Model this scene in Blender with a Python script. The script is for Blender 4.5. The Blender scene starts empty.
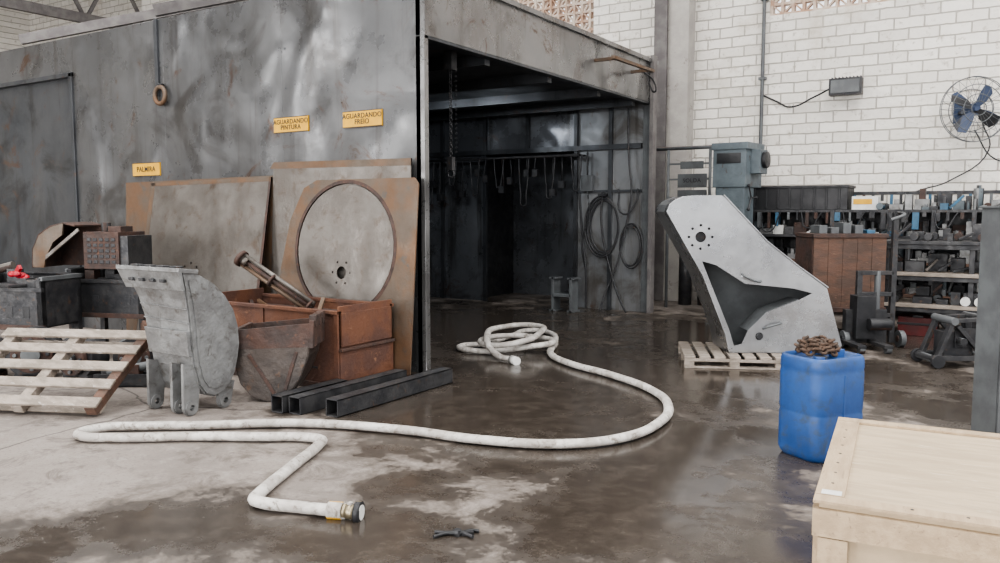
import bpy, bmesh, math, random
from mathutils import Vector, Matrix, Euler
random.seed(4)
scene=bpy.context.scene
try:
    scene.view_settings.look='AgX - Medium High Contrast'
except Exception: pass
YAW=math.radians(32.47)
CX,CY=4.857,-6.217
def W(r,d):
    d-=0.1
    return (CX+.844*r-.537*d, CY+.537*r+.844*d)

# ---------------------------------------------------------------- materials
def nodes(name):
    m=bpy.data.materials.new(name); m.use_nodes=True
    nt=m.node_tree; return m,nt,nt.nodes,nt.links,nt.nodes['Principled BSDF']
def rgb(c): return (c[0],c[1],c[2],1)
def ramp(N,L,src,a,b):
    r=N.new('ShaderNodeMapRange'); r.inputs['From Min'].default_value=a; r.inputs['From Max'].default_value=b
    r.interpolation_type='SMOOTHSTEP'; L.new(src,r.inputs['Value']); return r.outputs['Result']
def mix(N,L,f,a,b):
    m=N.new('ShaderNodeMix'); m.data_type='RGBA'
    L.new(f,m.inputs['Factor'])
    for i,x in ((6,a),(7,b)):
        if isinstance(x,tuple): m.inputs[i].default_value=rgb(x)
        else: L.new(x,m.inputs[i])
    return m.outputs[2]
def noise(N,L,vec,scale,detail=6,rough=.6,dist=0):
    n=N.new('ShaderNodeTexNoise'); n.inputs['Scale'].default_value=scale; n.inputs['Detail'].default_value=detail
    n.inputs['Roughness'].default_value=rough; n.inputs['Distortion'].default_value=dist
    L.new(vec,n.inputs['Vector']); return n.outputs['Fac']
def mapping(N,L,v,sc):
    mp=N.new('ShaderNodeMapping'); mp.inputs['Scale'].default_value=sc; L.new(v,mp.inputs['Vector']); return mp.outputs['Vector']
def pmat(name,c1,c2=None,c3=None,scale=3,rough=(.5,.75),metal=0,bump=.15,bscale=20,bdist=.02,spot=(.58,.68),stretch=None,spec=.5):
    m,nt,N,L,P=nodes(name)
    tc=N.new('ShaderNodeTexCoord'); v=tc.outputs['Object']
    if stretch: v=mapping(N,L,v,stretch)
    c2=c2 or tuple(x*.75 for x in c1)
    n1=noise(N,L,v,scale); col=mix(N,L,ramp(N,L,n1,.38,.62),c1,c2)
    if c3:
        n2=noise(N,L,v,scale*2.3,8,.7,.5); col=mix(N,L,ramp(N,L,n2,*spot),col,c3)
    L.new(col,P.inputs['Base Color'])
    n3=noise(N,L,v,scale*1.7,5)
    rr=N.new('ShaderNodeMapRange'); rr.inputs['From Min'].default_value=.35; rr.inputs['From Max'].default_value=.65
    rr.inputs['To Min'].default_value=rough[0]; rr.inputs['To Max'].default_value=rough[1]
    L.new(n3,rr.inputs['Value']); L.new(rr.outputs['Result'],P.inputs['Roughness'])
    P.inputs['Metallic'].default_value=metal; P.inputs['Specular IOR Level'].default_value=spec
    if bump:
        b=N.new('ShaderNodeBump'); b.inputs['Strength'].default_value=bump; b.inputs['Distance'].default_value=bdist
        L.new(noise(N,L,v,bscale,4),b.inputs['Height']); L.new(b.outputs['Normal'],P.inputs['Normal'])
    return m
def sheet(name,c1,c2,cst,metal,rough,dent,dsc=.9,pale=(.22,.22,.22),rustc=(.10,.06,.042),soot=None):
    """buckled, grimy sheet steel"""
    m,nt,N,L,P=nodes(name)
    v=N.new('ShaderNodeTexCoord').outputs['Object']
    n1=noise(N,L,v,.8,5); col=mix(N,L,ramp(N,L,n1,.35,.65),c1,c2)
    st=noise(N,L,mapping(N,L,v,(5,5,.35)),1.0,6,.7); col=mix(N,L,ramp(N,L,st,.52,.70),col,cst)
    sb=noise(N,L,v,1.1,8,.65,.8); col=mix(N,L,ramp(N,L,sb,.50,.70),col,soot or tuple(x*.8 for x in cst))
    r0=noise(N,L,v,1.6,9,.78,1.0); col=mix(N,L,ramp(N,L,r0,.57,.68),col,rustc)
    s0=noise(N,L,mapping(N,L,v,(1.2,1.2,.9)),3.0,10,.8,.3); col=mix(N,L,ramp(N,L,s0,.68,.73),col,pale)
    L.new(col,P.inputs['Base Color']); P.inputs['Metallic'].default_value=metal
    rr=N.new('ShaderNodeMapRange'); rr.inputs['From Min'].default_value=.4; rr.inputs['From Max'].default_value=.65
    rr.inputs['To Min'].default_value=rough[0]; rr.inputs['To Max'].default_value=rough[1]
    L.new(noise(N,L,v,1.7,7,.65),rr.inputs['Value']); L.new(rr.outputs['Result'],P.inputs['Roughness'])
    dm=noise(N,L,v,.45,2,.5); hh=noise(N,L,mapping(N,L,v,(1,1,.95)),dsc,.8,.4,.35)
    mu=N.new('ShaderNodeMath'); mu.operation='MULTIPLY'; L.new(ramp(N,L,dm,.42,.62),mu.inputs[0]); L.new(hh,mu.inputs[1])
    b=N.new('ShaderNodeBump'); b.inputs['Strength'].default_value=1; b.inputs['Distance'].default_value=dent
    L.new(mu.outputs[0],b.inputs['Height'])
    b2=N.new('ShaderNodeBump'); b2.inputs['Strength'].default_value=.4; b2.inputs['Distance'].default_value=.008
    L.new(noise(N,L,v,4.5,2,.5),b2.inputs['Height']); L.new(b.outputs['Normal'],b2.inputs['Normal'])
    L.new(b2.outputs['Normal'],P.inputs['Normal']); return m
booth=sheet('booth_sheet_steel',(.12,.122,.125),(.155,.157,.16),(.095,.092,.09),.6,(.24,.46),.17,1.2)
fascia=sheet('booth_fascia_steel',(.19,.19,.19),(.25,.25,.25),(.14,.135,.13),.7,(.22,.42),.16,1.3,pale=(.3,.3,.3))
booth_dk=sheet('booth_sheet_dark',(.06,.065,.072),(.085,.09,.097),(.045,.045,.047),.5,(.32,.5),.07)
inner=sheet('booth_inner_steel',(.13,.137,.15),(.20,.21,.225),(.07,.07,.07),.5,(.22,.45),.12,1.6)
panel=sheet('booth_inner_panel',(.20,.21,.22),(.26,.265,.27),(.13,.12,.11),.4,(.3,.5),.08,1.6)
steel=pmat('bare_steel_plate',(.175,.162,.148),(.13,.117,.105),(.105,.078,.06),scale=2.0,rough=(.3,.55),metal=.55,bump=.15,spot=(.50,.72))
steel_l=pmat('brushed_stainless_steel',(.48,.49,.50),(.37,.375,.385),(.58,.58,.58),scale=1.8,rough=(.2,.40),metal=.9,bump=.15,bscale=2.0,bdist=.04,spot=(.6,.8))
cast=pmat('primed_bucket_steel',(.26,.265,.265),(.18,.18,.18),(.11,.10,.09),scale=4,rough=(.32,.55),metal=.55,bump=.3,bscale=25,spot=(.52,.72))
rust=pmat('rusted_steel',(.15,.066,.038),(.095,.048,.036),(.23,.12,.072),scale=2.5,rough=(.6,.85),metal=.15,bump=.4,bscale=30)
rust_t=pmat('rust_stained_plate',(.115,.09,.07),(.145,.085,.05),(.095,.085,.075),scale=2.2,rough=(.4,.7),metal=.35,bump=.2)
rust_d=pmat('dark_rusted_steel',(.085,.05,.04),(.055,.04,.036),(.14,.07,.045),scale=6,rough=(.6,.85),metal=.2,bump=.4)
scoop=pmat('worn_scoop_steel',(.085,.07,.062),(.055,.048,.045),(.12,.075,.052),scale=3,rough=(.4,.7),metal=.4,bump=.4)
dark=pmat('dark_oily_steel',(.035,.036,.04),(.06,.06,.062),(.09,.06,.045),scale=6,rough=(.35,.65),metal=.4,bump=.3)
black=pmat('black_plastic',(.015,.016,.018),(.025,.025,.028),scale=5,rough=(.4,.6),bump=.1)
grayp=pmat('grey_painted_steel',(.13,.14,.145),(.10,.105,.11),scale=4,rough=(.4,.6),metal=.2,bump=.1)
bluep=pmat('machine_blue_paint',(.11,.135,.15),(.08,.10,.112),(.06,.055,.05),scale=4,rough=(.4,.6),bump=.15)
blue2=pmat('tool_blue_enamel',(.04,.13,.22),(.04,.10,.16),(.05,.05,.05),scale=8,rough=(.4,.6),bump=.1)
drum=pmat('blue_hdpe_plastic',(.018,.062,.20),(.026,.085,.26),(.045,.065,.10),scale=4,rough=(.38,.58),bump=.15,bscale=12,spot=(.48,.72))
wood=pmat('weathered_pallet_wood',(.32,.275,.235),(.21,.18,.15),(.42,.385,.35),scale=5,rough=(.7,.9),bump=.35,bscale=20,stretch=(1,3,3))
wood_b=pmat('brown_wood',(.12,.066,.046),(.08,.05,.038),(.16,.095,.068),scale=4,rough=(.6,.85),bump=.3,stretch=(1,3,3))
ply=pmat('crate_plywood',(.46,.365,.25),(.38,.30,.205),(.53,.45,.345),scale=3,rough=(.6,.8),bump=.15,bscale=30,stretch=(1,6,1))
pine=pmat('crate_pine_board',(.43,.33,.22),(.35,.265,.175),(.24,.175,.12),scale=3,rough=(.6,.8),bump=.2,stretch=(6,1,6))
canvas=pmat('canvas_hose_jacket',(.56,.54,.51),(.37,.345,.32),(.17,.145,.12),scale=7,rough=(.7,.9),bump=.6,bscale=28,bdist=.012,spot=(.50,.68))
yellow=pmat('yellow_paint',(.68,.38,.03),(.60,.33,.03),(.35,.24,.08),scale=8,rough=(.5,.6),bump=0,spot=(.62,.75))
brass=pmat('dull_brass_coupling',(.36,.31,.22),(.27,.23,.16),scale=12,rough=(.3,.5),metal=.8,bump=.1)
red=pmat('red_plastic',(.42,.015,.03),(.33,.012,.025),scale=8,rough=(.3,.5),bump=.4,bscale=14)
redd=pmat('dull_red_paint',(.10,.015,.015),(.07,.015,.015),scale=8,rough=(.4,.6),bump=.2)
white=pmat('white_plastic',(.66,.66,.64),(.56,.56,.54),scale=8,rough=(.4,.6),bump=.05)
fanblue=pmat('fan_blade_navy',(.03,.05,.10),(.04,.06,.12),scale=5,rough=(.4,.55),bump=0)
chain_m=pmat('rusty_chain',(.11,.07,.05),(.06,.045,.036),scale=30,rough=(.6,.85),metal=.4,bump=.5,bscale=60)
concrete=pmat('concrete_column_mat',(.42,.40,.37),(.34,.32,.30),(.22,.20,.18),scale=2,rough=(.7,.9),bump=.3)
roofm=pmat('roof_sheet',(.42,.42,.42),(.34,.34,.34),scale=2,rough=(.5,.7),metal=.2,bump=.1)
trussm=pmat('truss_steel',(.16,.15,.145),(.11,.10,.10),scale=4,rough=(.6,.8),bump=.1)
terra=pmat('cobogo_tile',(.42,.27,.19),(.58,.50,.43),scale=5,rough=(.7,.9),bump=.3)

def brickmat():
    m,nt,N,L,P=nodes('painted_block_wall')
    tc=N.new('ShaderNodeTexCoord'); s=N.new('ShaderNodeSeparateXYZ'); c=N.new('ShaderNodeCombineXYZ')
    L.new(tc.outputs['Object'],s.inputs[0])
    wob=noise(N,L,tc.outputs['Object'],5,3)
    wz=N.new('ShaderNodeMath'); wz.operation='MULTIPLY_ADD'; L.new(wob,wz.inputs[0]); wz.inputs[1].default_value=.035; L.new(s.outputs['Z'],wz.inputs[2])
    L.new(s.outputs['X'],c.inputs['X']); L.new(wz.outputs[0],c.inputs['Y'])
    n0=noise(N,L,tc.outputs['Object'],9,6,.7)
    b=N.new('ShaderNodeTexBrick'); b.offset=.5
    b.inputs['Scale'].default_value=1; b.inputs['Brick Width'].default_value=.42; b.inputs['Row Height'].default_value=.17
    b.inputs['Mortar Size'].default_value=.012; b.inputs['Mortar Smooth'].default_value=.5; b.inputs['Bias'].default_value=-.1
    b.inputs['Color1'].default_value=(.84,.81,.755,1); b.inputs['Color2'].default_value=(.70,.67,.62,1); b.inputs['Mortar'].default_value=(.45,.42,.38,1)
    L.new(c.outputs[0],b.inputs['Vector'])
    n1=noise(N,L,tc.outputs['Object'],1.1,8,.7)
    col=mix(N,L,ramp(N,L,n1,.52,.75),b.outputs['Color'],(.55,.50,.43))
    col=mix(N,L,ramp(N,L,n0,.56,.72),col,(.46,.42,.37))
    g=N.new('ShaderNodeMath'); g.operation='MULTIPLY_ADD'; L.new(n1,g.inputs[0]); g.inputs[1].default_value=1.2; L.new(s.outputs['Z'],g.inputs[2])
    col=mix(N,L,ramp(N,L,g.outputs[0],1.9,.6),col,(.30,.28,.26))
    L.new(col,P.inputs['Base Color']); P.inputs['Roughness'].default_value=.75
    bp=N.new('ShaderNodeBump'); bp.inputs['Strength'].default_value=.8; bp.inputs['Distance'].default_value=.03; bp.invert=True
    a=N.new('ShaderNodeMath'); a.operation='MULTIPLY_ADD'; L.new(n0,a.inputs[0]); a.inputs[1].default_value=.9; L.new(b.outputs['Fac'],a.inputs[2])
    L.new(a.outputs[0],bp.inputs['Height']); L.new(bp.outputs['Normal'],P.inputs['Normal'])
    return m
brick=brickmat()

def floormat():
    m,nt,N,L,P=nodes('wet_concrete_floor')
    tc=N.new('ShaderNodeTexCoord'); v=tc.outputs['Object']
    n1=noise(N,L,v,.7,9,.65); n2=noise(N,L,v,6,10,.75); n3=noise(N,L,v,45,4,.6)
    col=mix(N,L,ramp(N,L,n1,.35,.65),(.25,.219,.197),(.17,.147,.131))
    col=mix(N,L,ramp(N,L,n2,.48,.72),col,(.29,.263,.24))
    col=mix(N,L,ramp(N,L,n3,.50,.75),col,(.155,.135,.119))
    n5=noise(N,L,v,2.6,10,.75,.6)
    col=mix(N,L,ramp(N,L,n5,.50,.62),col,(.125,.106,.093))
    vo=N.new('ShaderNodeTexVoronoi'); vo.feature='DISTANCE_TO_EDGE'; vo.inputs['Scale'].default_value=.33
    wv=N.new('ShaderNodeMix'); wv.data_type='VECTOR'; wv.inputs[0].default_value=.25
    nn=N.new('ShaderNodeTexNoise'); nn.inputs['Scale'].default_value=1.6; nn.inputs['Detail'].default_value=6; L.new(v,nn.inputs['Vector'])
    L.new(v,wv.inputs[4]); L.new(nn.outputs['Color'],wv.inputs[5]); L.new(wv.outputs[1],vo.inputs['Vector'])
    cr=ramp(N,L,vo.outputs['Distance'],.0045,.001)
    col=mix(N,L,cr,col,(.08,.07,.062))
    ell=[((.7,8.2),2.6),((-.4,11.5),3.4),((1.9,7.6),1.8),((.15,6.6),1.8),((.9,4.9),1.2),((.6,4.1),.8),((-1.75,4.05),.65),((-.62,3.85),.6),((1.0,5.6),1.4),((-.7,6.6),1.1),((3.4,8.0),1.5),((2.8,10.5),2.3),((-2.2,3.7),.55),((3.6,6.6),.9),((1.4,3.7),.6),((5.2,10),1.6),((-.5,4.7),.4),((2.0,5.6),.7)]
    cur=None
    for (c,rad) in ell:
        x,y=W(*c)
        d=N.new('ShaderNodeVectorMath'); d.operation='DISTANCE'; L.new(v,d.inputs[0]); d.inputs[1].default_value=(x,y,0)
        q=N.new('ShaderNodeMath'); q.operation='MULTIPLY_ADD'; L.new(d.outputs['Value'],q.inputs[0]); q.inputs[1].default_value=-1/rad; q.inputs[2].default_value=1
        if cur is None: cur=q.outputs[0]
        else:
            k=N.new('ShaderNodeMath'); k.operation='MAXIMUM'; L.new(cur,k.inputs[0]); L.new(q.outputs[0],k.inputs[1]); cur=k.outputs[0]
    n4=noise(N,L,v,1.8,14,.74,.2)
    a=N.new('ShaderNodeMath'); a.operation='MULTIPLY_ADD'; L.new(n4,a.inputs[0]); a.inputs[1].default_value=3.0; L.new(cur,a.inputs[2])
    damp=ramp(N,L,a.outputs[0],1.28,1.62)
    col=mix(N,L,damp,col,mix(N,L,ramp(N,L,n2,.4,.7),(.105,.087,.073),(.155,.132,.114)))
    wet=ramp(N,L,a.outputs[0],1.55,1.72)
    pud=ramp(N,L,a.outputs[0],1.75,2.15)
    wc=mix(N,L,ramp(N,L,n2,.4,.7),(.042,.034,.028),(.072,.060,.050))
    col=mix(N,L,wet,col,wc)
    L.new(col,P.inputs['Base Color'])
    r1=N.new('ShaderNodeMapRange'); r1.inputs['To Min'].default_value=.75; r1.inputs['To Max'].default_value=.38; L.new(wet,r1.inputs['Value'])
    r2=N.new('ShaderNodeMath'); r2.operation='MULTIPLY_ADD'; L.new(pud,r2.inputs[0]); r2.inputs[1].default_value=-.25; L.new(r1.outputs['Result'],r2.inputs[2])
    L.new(r2.outputs[0],P.inputs['Roughness'])
    bp=N.new('ShaderNodeBump'); bp.inputs['Distance'].default_value=.012
    s=N.new('ShaderNodeMapRange'); s.inputs['To Min'].default_value=.6; s.inputs['To Max'].default_value=.07; L.new(wet,s.inputs['Value'])
    L.new(s.outputs['Result'],bp.inputs['Strength']); L.new(n2,bp.inputs['Height']); L.new(bp.outputs['Normal'],P.inputs['Normal'])
    return m
floorm=floormat()

# ---------------------------------------------------------------- builder
class Obj:
    def __init__(s,name,loc=(0,0,0),rotz=0,parent=None,rot=None):
        s.name=name; s.bm=bmesh.new(); s.mats=[]; s.loc=loc; s.rot=rot or (0,0,rotz); s.parent=parent
    def mi(s,m):
        if m not in s.mats: s.mats.append(m)
        return s.mats.index(m)
    def _tag(s,n,mat,smooth=False):
        s.bm.faces.ensure_lookup_table(); i=s.mi(mat)
        for f in s.bm.faces[n:]: f.material_index=i; f.smooth=smooth
    def box(s,a,b,mat,R=None):
        n=len(s.bm.faces); c=Vector([(a[i]+b[i])/2 for i in range(3)]); d=[abs(b[i]-a[i]) for i in range(3)]
        M=Matrix.Translation(c)@(R.to_4x4() if R else Matrix())@Matrix.Diagonal((*d,1))
        bmesh.ops.create_cube(s.bm,size=1,matrix=M); s._tag(n,mat)
    def bar(s,p,q,w,h,mat,up=(0,0,1)):
        p,q=Vector(p),Vector(q); z=(q-p).normalized(); u=Vector(up)
        if abs(z.dot(u))>.98: u=Vector((0,1,0))
        x=z.cross(u).normalized(); y=z.cross(x)
        R=Matrix((x,y,z)).transposed(); n=len(s.bm.faces)
        M=Matrix.Translation((p+q)/2)@R.to_4x4()@Matrix.Diagonal((w,h,(q-p).length,1))
        bmesh.ops.create_cube(s.bm,size=1,matrix=M); bmesh.ops.recalc_face_normals(s.bm,faces=list(s.bm.faces)[n:]); s._tag(n,mat)
    def cyl(s,p,q,r,mat,r2=None,seg=24):
        p,q=Vector(p),Vector(q); n=len(s.bm.faces)
        R=(q-p).to_track_quat('Z','Y').to_matrix().to_4x4()
        bmesh.ops.create_cone(s.bm,cap_ends=True,segments=seg,radius1=r,radius2=r if r2 is None else r2,depth=(q-p).length,matrix=Matrix.Translation((p+q)/2)@R)
        s._tag(n,mat,True); s.bm.faces.ensure_lookup_table()
        for f in s.bm.faces[n:]:
            if len(f.verts)>4: f.smooth=False
    def sph(s,c,r,mat,sc=(1,1,1)):
        n=len(s.bm.faces); bmesh.ops.create_uvsphere(s.bm,u_segments=20,v_segments=12,radius=r,matrix=Matrix.Translation(c)@Matrix.Diagonal((*sc,1))); s._tag(n,mat,True)
    def addcurve(s,cu,mat,M,smooth):
        o=bpy.data.objects.new('tmp',cu); scene.collection.objects.link(o)
        bpy.context.view_layer.update(); dg=bpy.context.evaluated_depsgraph_get()
        me=bpy.data.meshes.new_from_object(o.evaluated_get(dg)); me.transform(M)
        n=len(s.bm.faces); s.bm.from_mesh(me); s._tag(n,mat,smooth)
        bpy.data.objects.remove(o); bpy.data.meshes.remove(me)
    def tube(s,pts,r,mat,cyclic=False,flat=None,res=6,poly=False):
        cu=bpy.data.curves.new('c','CURVE'); cu.dimensions='3D'; cu.bevel_depth=r; cu.bevel_resolution=3; cu.resolution_u=res; cu.use_fill_caps=True
        sp=cu.splines.new('POLY' if poly else 'BEZIER')
        if poly:
            sp.points.add(len(pts)-1)
            for a,p in zip(sp.points,pts): a.co=(*p,1)
        else:
            sp.bezier_points.add(len(pts)-1)
            for a,p in zip(sp.bezier_points,pts): a.co=p; a.handle_left_type=a.handle_right_type='AUTO'
        sp.use_cyclic_u=cyclic
        s.addcurve(cu,mat,Matrix.Diagonal((1,1,flat or 1,1)),True)
    def ring(s,c,R,r,mat,axis=(0,1,0),seg=28,a0=0,a1=360):
        ax=Vector(axis).normalized(); x=ax.orthogonal().normalized(); y=ax.cross(x); c=Vector(c)
        full=abs(a1-a0)>=360; k=seg
        pts=[c+R*(math.cos(t)*x+math.sin(t)*y) for t in [math.radians(a0+(a1-a0)*i/(k if full else k-1)) for i in range(k)]]
        s.tube(pts,r,mat,cyclic=full,poly=True)
    def plate(s,outer,holes,t,mat,M=None):
        """plate outlined in local X-Z, thickness t along Y"""
        cu=bpy.data.curves.new('c','CURVE'); cu.dimensions='2D'; cu.fill_mode='BOTH'; cu.extrude=t/2
        for poly in [outer]+holes:
            sp=cu.splines.new('POLY'); sp.points.add(len(poly)-1); sp.use_cyclic_u=True
            for a,p in zip(sp.points,poly): a.co=(p[0],p[1],0,1)
        s.addcurve(cu,mat,(M or Matrix())@Matrix.Rotation(math.pi/2,4,'X'),False)
    def text(s,txt,size,mat,M):
        cu=bpy.data.curves.new('t','FONT'); cu.body=txt; cu.size=size; cu.extrude=.001; cu.align_x='CENTER'; cu.align_y='CENTER'; cu.space_line=.85; cu.space_character=1.08; cu.offset=.0006
        s.addcurve(cu,mat,M@Matrix.Rotation(math.pi/2,4,'X'),False)
    def strip(s,pts,x0,x1,t,mat,ax='x'):
        for (a,b) in zip(pts[:-1],pts[1:]):
            if ax=='x': p,q=((x0+x1)/2,a[0],a[1]),((x0+x1)/2,b[0],b[1]); up=(1,0,0)
            else: p,q=(a[0],(x0+x1)/2,a[1]),(b[0],(x0+x1)/2,b[1]); up=(0,1,0)
            d=(Vector(q)-Vector(p)).normalized()*t*.3
            s.bar(Vector(p)-d,Vector(q)+d,t,abs(x1-x0),mat,up)
    def done(s,bevel=0.004,seg=2):
        me=bpy.data.meshes.new(s.name); s.bm.to_mesh(me); s.bm.free()
        for m in s.mats: me.materials.append(m)
        o=bpy.data.objects.new(s.name,me); scene.collection.objects.link(o)
        o.location=s.loc; o.rotation_euler=s.rot
        if s.parent: o.parent=s.parent
        if bevel:
            b=o.modifiers.new('bev','BEVEL'); b.width=bevel; b.segments=seg; b.limit_method='ANGLE'; b.angle_limit=math.radians(50)
        return o
def circ(cx,cy,r,n=48,a0=0,a1=360):
    return [(cx+r*math.cos(math.radians(a0+(a1-a0)*i/n)),cy+r*math.sin(math.radians(a0+(a1-a0)*i/n))) for i in range(n)]
def empty(name,loc=(0,0,0)):
    e=bpy.data.objects.new(name,None); scene.collection.objects.link(e); e.location=loc; return e
def T(x,y,z): return Matrix.Translation((x,y,z))

# ---------------------------------------------------------------- shell
g=Obj('floor'); g.box((-22,-16.2,-.2),(16,8.1,0),floorm); g.done(0)
g=Obj('wall_back')
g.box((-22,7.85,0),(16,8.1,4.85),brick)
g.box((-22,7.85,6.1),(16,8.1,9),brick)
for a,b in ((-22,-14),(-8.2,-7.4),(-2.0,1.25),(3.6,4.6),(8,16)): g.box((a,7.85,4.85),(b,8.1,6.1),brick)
g.done(0)
wi=0
for a,b in ((-14,-8.2),(-7.4,-2.0),(1.25,3.6),(4.6,8)):
    wi+=1; g=Obj('window_%d'%wi)
    x=a
    while x<b-.01:
        g.box((x,7.9,4.85),(x+.045,8.05,6.1),terra); x+=.17
    z=4.85
    while z<6.1: g.box((a,7.91,z),(b,8.04,z+.045),terra); z+=.17
    x=a
    k=0
    while x<b-.2:
        for j in range(7):
            zz=4.85+j*.17
            if (j+k)%2: g.bar((x+.045,7.97,zz+.045),(x+.17,7.97,zz+.17),.03,.08,terra,(0,1,0))
            else: g.bar((x+.17,7.97,zz+.045),(x+.045,7.97,zz+.17),.03,.08,terra,(0,1,0))
        x+=.17; k+=1
    g.done(0)
g=Obj('wall_left'); g.box((-22,-16,0),(-21.8,7.85,9),brick); g.done(0)
g=Obj('wall_front_contrast')  # unseen wall, added dark with openings for contrast in the booth's reflections
for a,b in ((-22,-15),(-9.5,-6),(-1,2.5),(10,16)): g.box((a,-16.2,0),(b,-16,9),grayp)
g.box((-22,-16.2,5.2),(16,-16,6.6),grayp); g.box((-22,-16.2,8.0),(16,-16,9),grayp)
g.done(0)
g=Obj('ceiling')
for i in range(-22,16,2):
    if i in (-12,-4,4,10): continue
    g.box((i,-16,8.6),(i+2,8.1,8.66),roofm)
for y in range(-12,9,2): g.box((-22,y,8.4),(16,y+.1,8.6),trussm)
g.done(0)
g=Obj('trim_1')
for x in (-16,-10.2,-5.2,7):
    g.box((x,-10,6.5),(x+.15,7.85,6.75),trussm); g.box((x,-10,8.1),(x+.15,7.85,8.3),trussm)
    y=-10
    while y<7: g.bar((x+.07,y,6.6),(x+.07,y+.9,8.2),.08,.08,trussm); g.bar((x+.07,y+.9,8.2),(x+.07,y+1.8,6.6),.08,.08,trussm); y+=1.8
for x in (-13,-8.4,-6.2): g.bar((x,3,5.2),(x+4,7,6.6),.12,.2,trussm)
g.box((-16,5.4,5.0),(-4.5,5.6,5.25),trussm)
g.done(0)
g=Obj('concrete_column'); g.box((-.40,7.5,0),(-.02,7.84,9),concrete)
g.box((-.55,7.45,0),(-.45,7.6,9),trussm); g.box((-.62,7.42,0),(-.38,7.46,9),trussm); g.box((-.62,7.6,0),(-.38,7.64,9),trussm); g.done(.01)
g=Obj('vertical_conduit'); g.cyl((1.18,7.78,0),(1.18,7.78,8.4),.03,grayp)
for z in (2.5,3.8,5.1,6.5): g.box((1.12,7.74,z),(1.24,7.84,z+.04),grayp)
g.done(0)

# ---------------------------------------------------------------- paint booth
B=empty('spray_paint_booth')
H=3.92
g=Obj('front_wall',parent=B)
seams=[0,-1.9,-3.95,-5.92]
for a,b in zip(seams[:-1],seams[1:]):
    g.box((b+.001,0,0),(a-.001,.06,H),booth)
g.box((-5.92,0,3.42),(-12.5,.06,H),booth)
g.box((-12.5,0,0),(-8.6,.06,3.42),booth)
g.box((-4.08,-.03,3.0),(-4.02,0,H),booth_dk)
for k,x in enumerate(seams[1:3]):
    for i in range(9): g.cyl((x+.06,-.004,.4+i*.42),(x+.06,0,.4+i*.42),.012,booth_dk,seg=8)
g.done(.002)
g=Obj('sliding_door',parent=B); g.box((-8.6,.05,0.02),(-5.92,.10,3.42),booth_dk); g.box((-5.97,-.03,0),(-5.90,.05,3.45),booth_dk); g.box((-8.6,-.03,3.40),(-5.9,.05,3.46),booth_dk)
g.done(.004)
g=Obj('side_frame',parent=B)
g.box((-.06,0,0),(.0,.12,3.27),booth); g.box((0,-.01,0),(.05,.06,3.27),fascia)
g.box((-.06,0,3.27),(.05,5.85,H),fascia)
g.box((-.08,5.70,0),(.06,5.85,3.27),grayp); g.box((.06,5.60,0),(.12,5.75,H+.05),trussm); g.box((-.08,5.85,0),(-.02,6.05,3.3),grayp)
g.box((-.06,0,3.24),(.05,5.8,3.27),booth_dk)
g.box((.05,0,3.86),(.09,5.85,H),fascia)
g.done(.004)
g=Obj('side_bracket',parent=B)
g.bar((.35,3.6,3.6),(.35,5.0,3.62),.05,.04,rust_t); g.bar((.05,3.7,3.6),(.38,3.7,3.6),.04,.04,rust_t); g.bar((.05,4.9,3.62),(.38,4.9,3.62),.04,.04,rust_t)
g.tube([(.2,5.0,3.62),(.3,5.15,3.5),(.3,5.2,3.35),(.2,5.2,3.5)],.012,black); g.done(0)
g=Obj('booth_roof',parent=B); g.box((-12.5,.06,H-.12),(-.06,5.85,H-.06),booth_dk); g.box((-12.4,.06,3.3),(-.06,5.8,3.34),booth_dk)
for y in (1.2,2.6,4.0,5.2): g.box((-6,y,3.18),(-.06,y+.1,3.3),booth_dk)
g.done(0)
g=Obj('inner_walls',parent=B)
dx0,dx1=-3.07,-1.28
for a,b in ((-1.28,-.64),(-.636,-.08)): g.box((a,5.74,0),(b-.004,5.80,3.3),panel)
g.box((-6,5.74,0),(dx0,5.80,3.3),inner); g.box((dx0,5.74,2.6),(dx1,5.80,3.3),inner)
g.box((-6.1,.06,0),(-6.0,5.8,3.3),inner)
g.box((dx0-.3,7.2,0),(dx1+.3,7.25,3),inner); g.box((dx0-.35,5.8,0),(dx0-.3,7.25,3),dark); g.box((dx1+.3,5.8,0),(dx1+.35,7.25,3),dark); g.box((dx0-.3,5.8,2.95),(dx1+.3,7.25,3),dark)
for x in (-5,-4,-3.07,-2.2,-1.28,-.66): g.box((x,5.68,2.6 if dx0<x<dx1 else 0),(x+.06,5.74,3.3),booth_dk)
g.box((-6,5.66,2.58),(-.1,5.74,2.66),booth_dk); g.box((-1.28,5.70,1.9),(-.1,5.74,1.94),booth_dk)
g.done(0)
g=Obj('hanging_tool_rail',parent=B)
random.seed(3)
g.cyl((-4.8,5.5,2.5),(-1.1,5.5,2.5),.025,dark)
for i in range(22):
    x=-4.7+i*.165; l=random.uniform(.15,.6)
    if i%3==0: g.tube([(x,5.5,2.5),(x+.05,5.48,2.5-l),(x+.1,5.48,2.5-l*1.4),(x+.16,5.48,2.5-l),(x+.2,5.5,2.5)],.013,dark)
    else: g.cyl((x,5.5,2.5),(x+random.uniform(-.05,.05),5.5,2.5-l),.014,dark,seg=8); g.box((x-.05,5.46,2.38-l),(x+.05,5.54,2.5-l),random.choice([dark,rust_d]))
for x in (-4.8,-3,-1.1): g.bar((x,5.5,2.5),(x,5.72,2.5),.03,.03,dark)
g.done(0)
g=Obj('wall_junction_box',(-1.02,5.66,2.05),parent=B); g.box((-.1,-.04,-.13),(.1,.04,.13),grayp); g.cyl((0,0,.13),(0,0,.5),.015,grayp); g.tube([(0,0,-.13),(.05,-.02,-.5),(-.08,-.02,-1.0),(-.02,0,-1.4)],.01,black); g.done(.004)
g=Obj('coiled_air_hose',parent=B)
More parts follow.
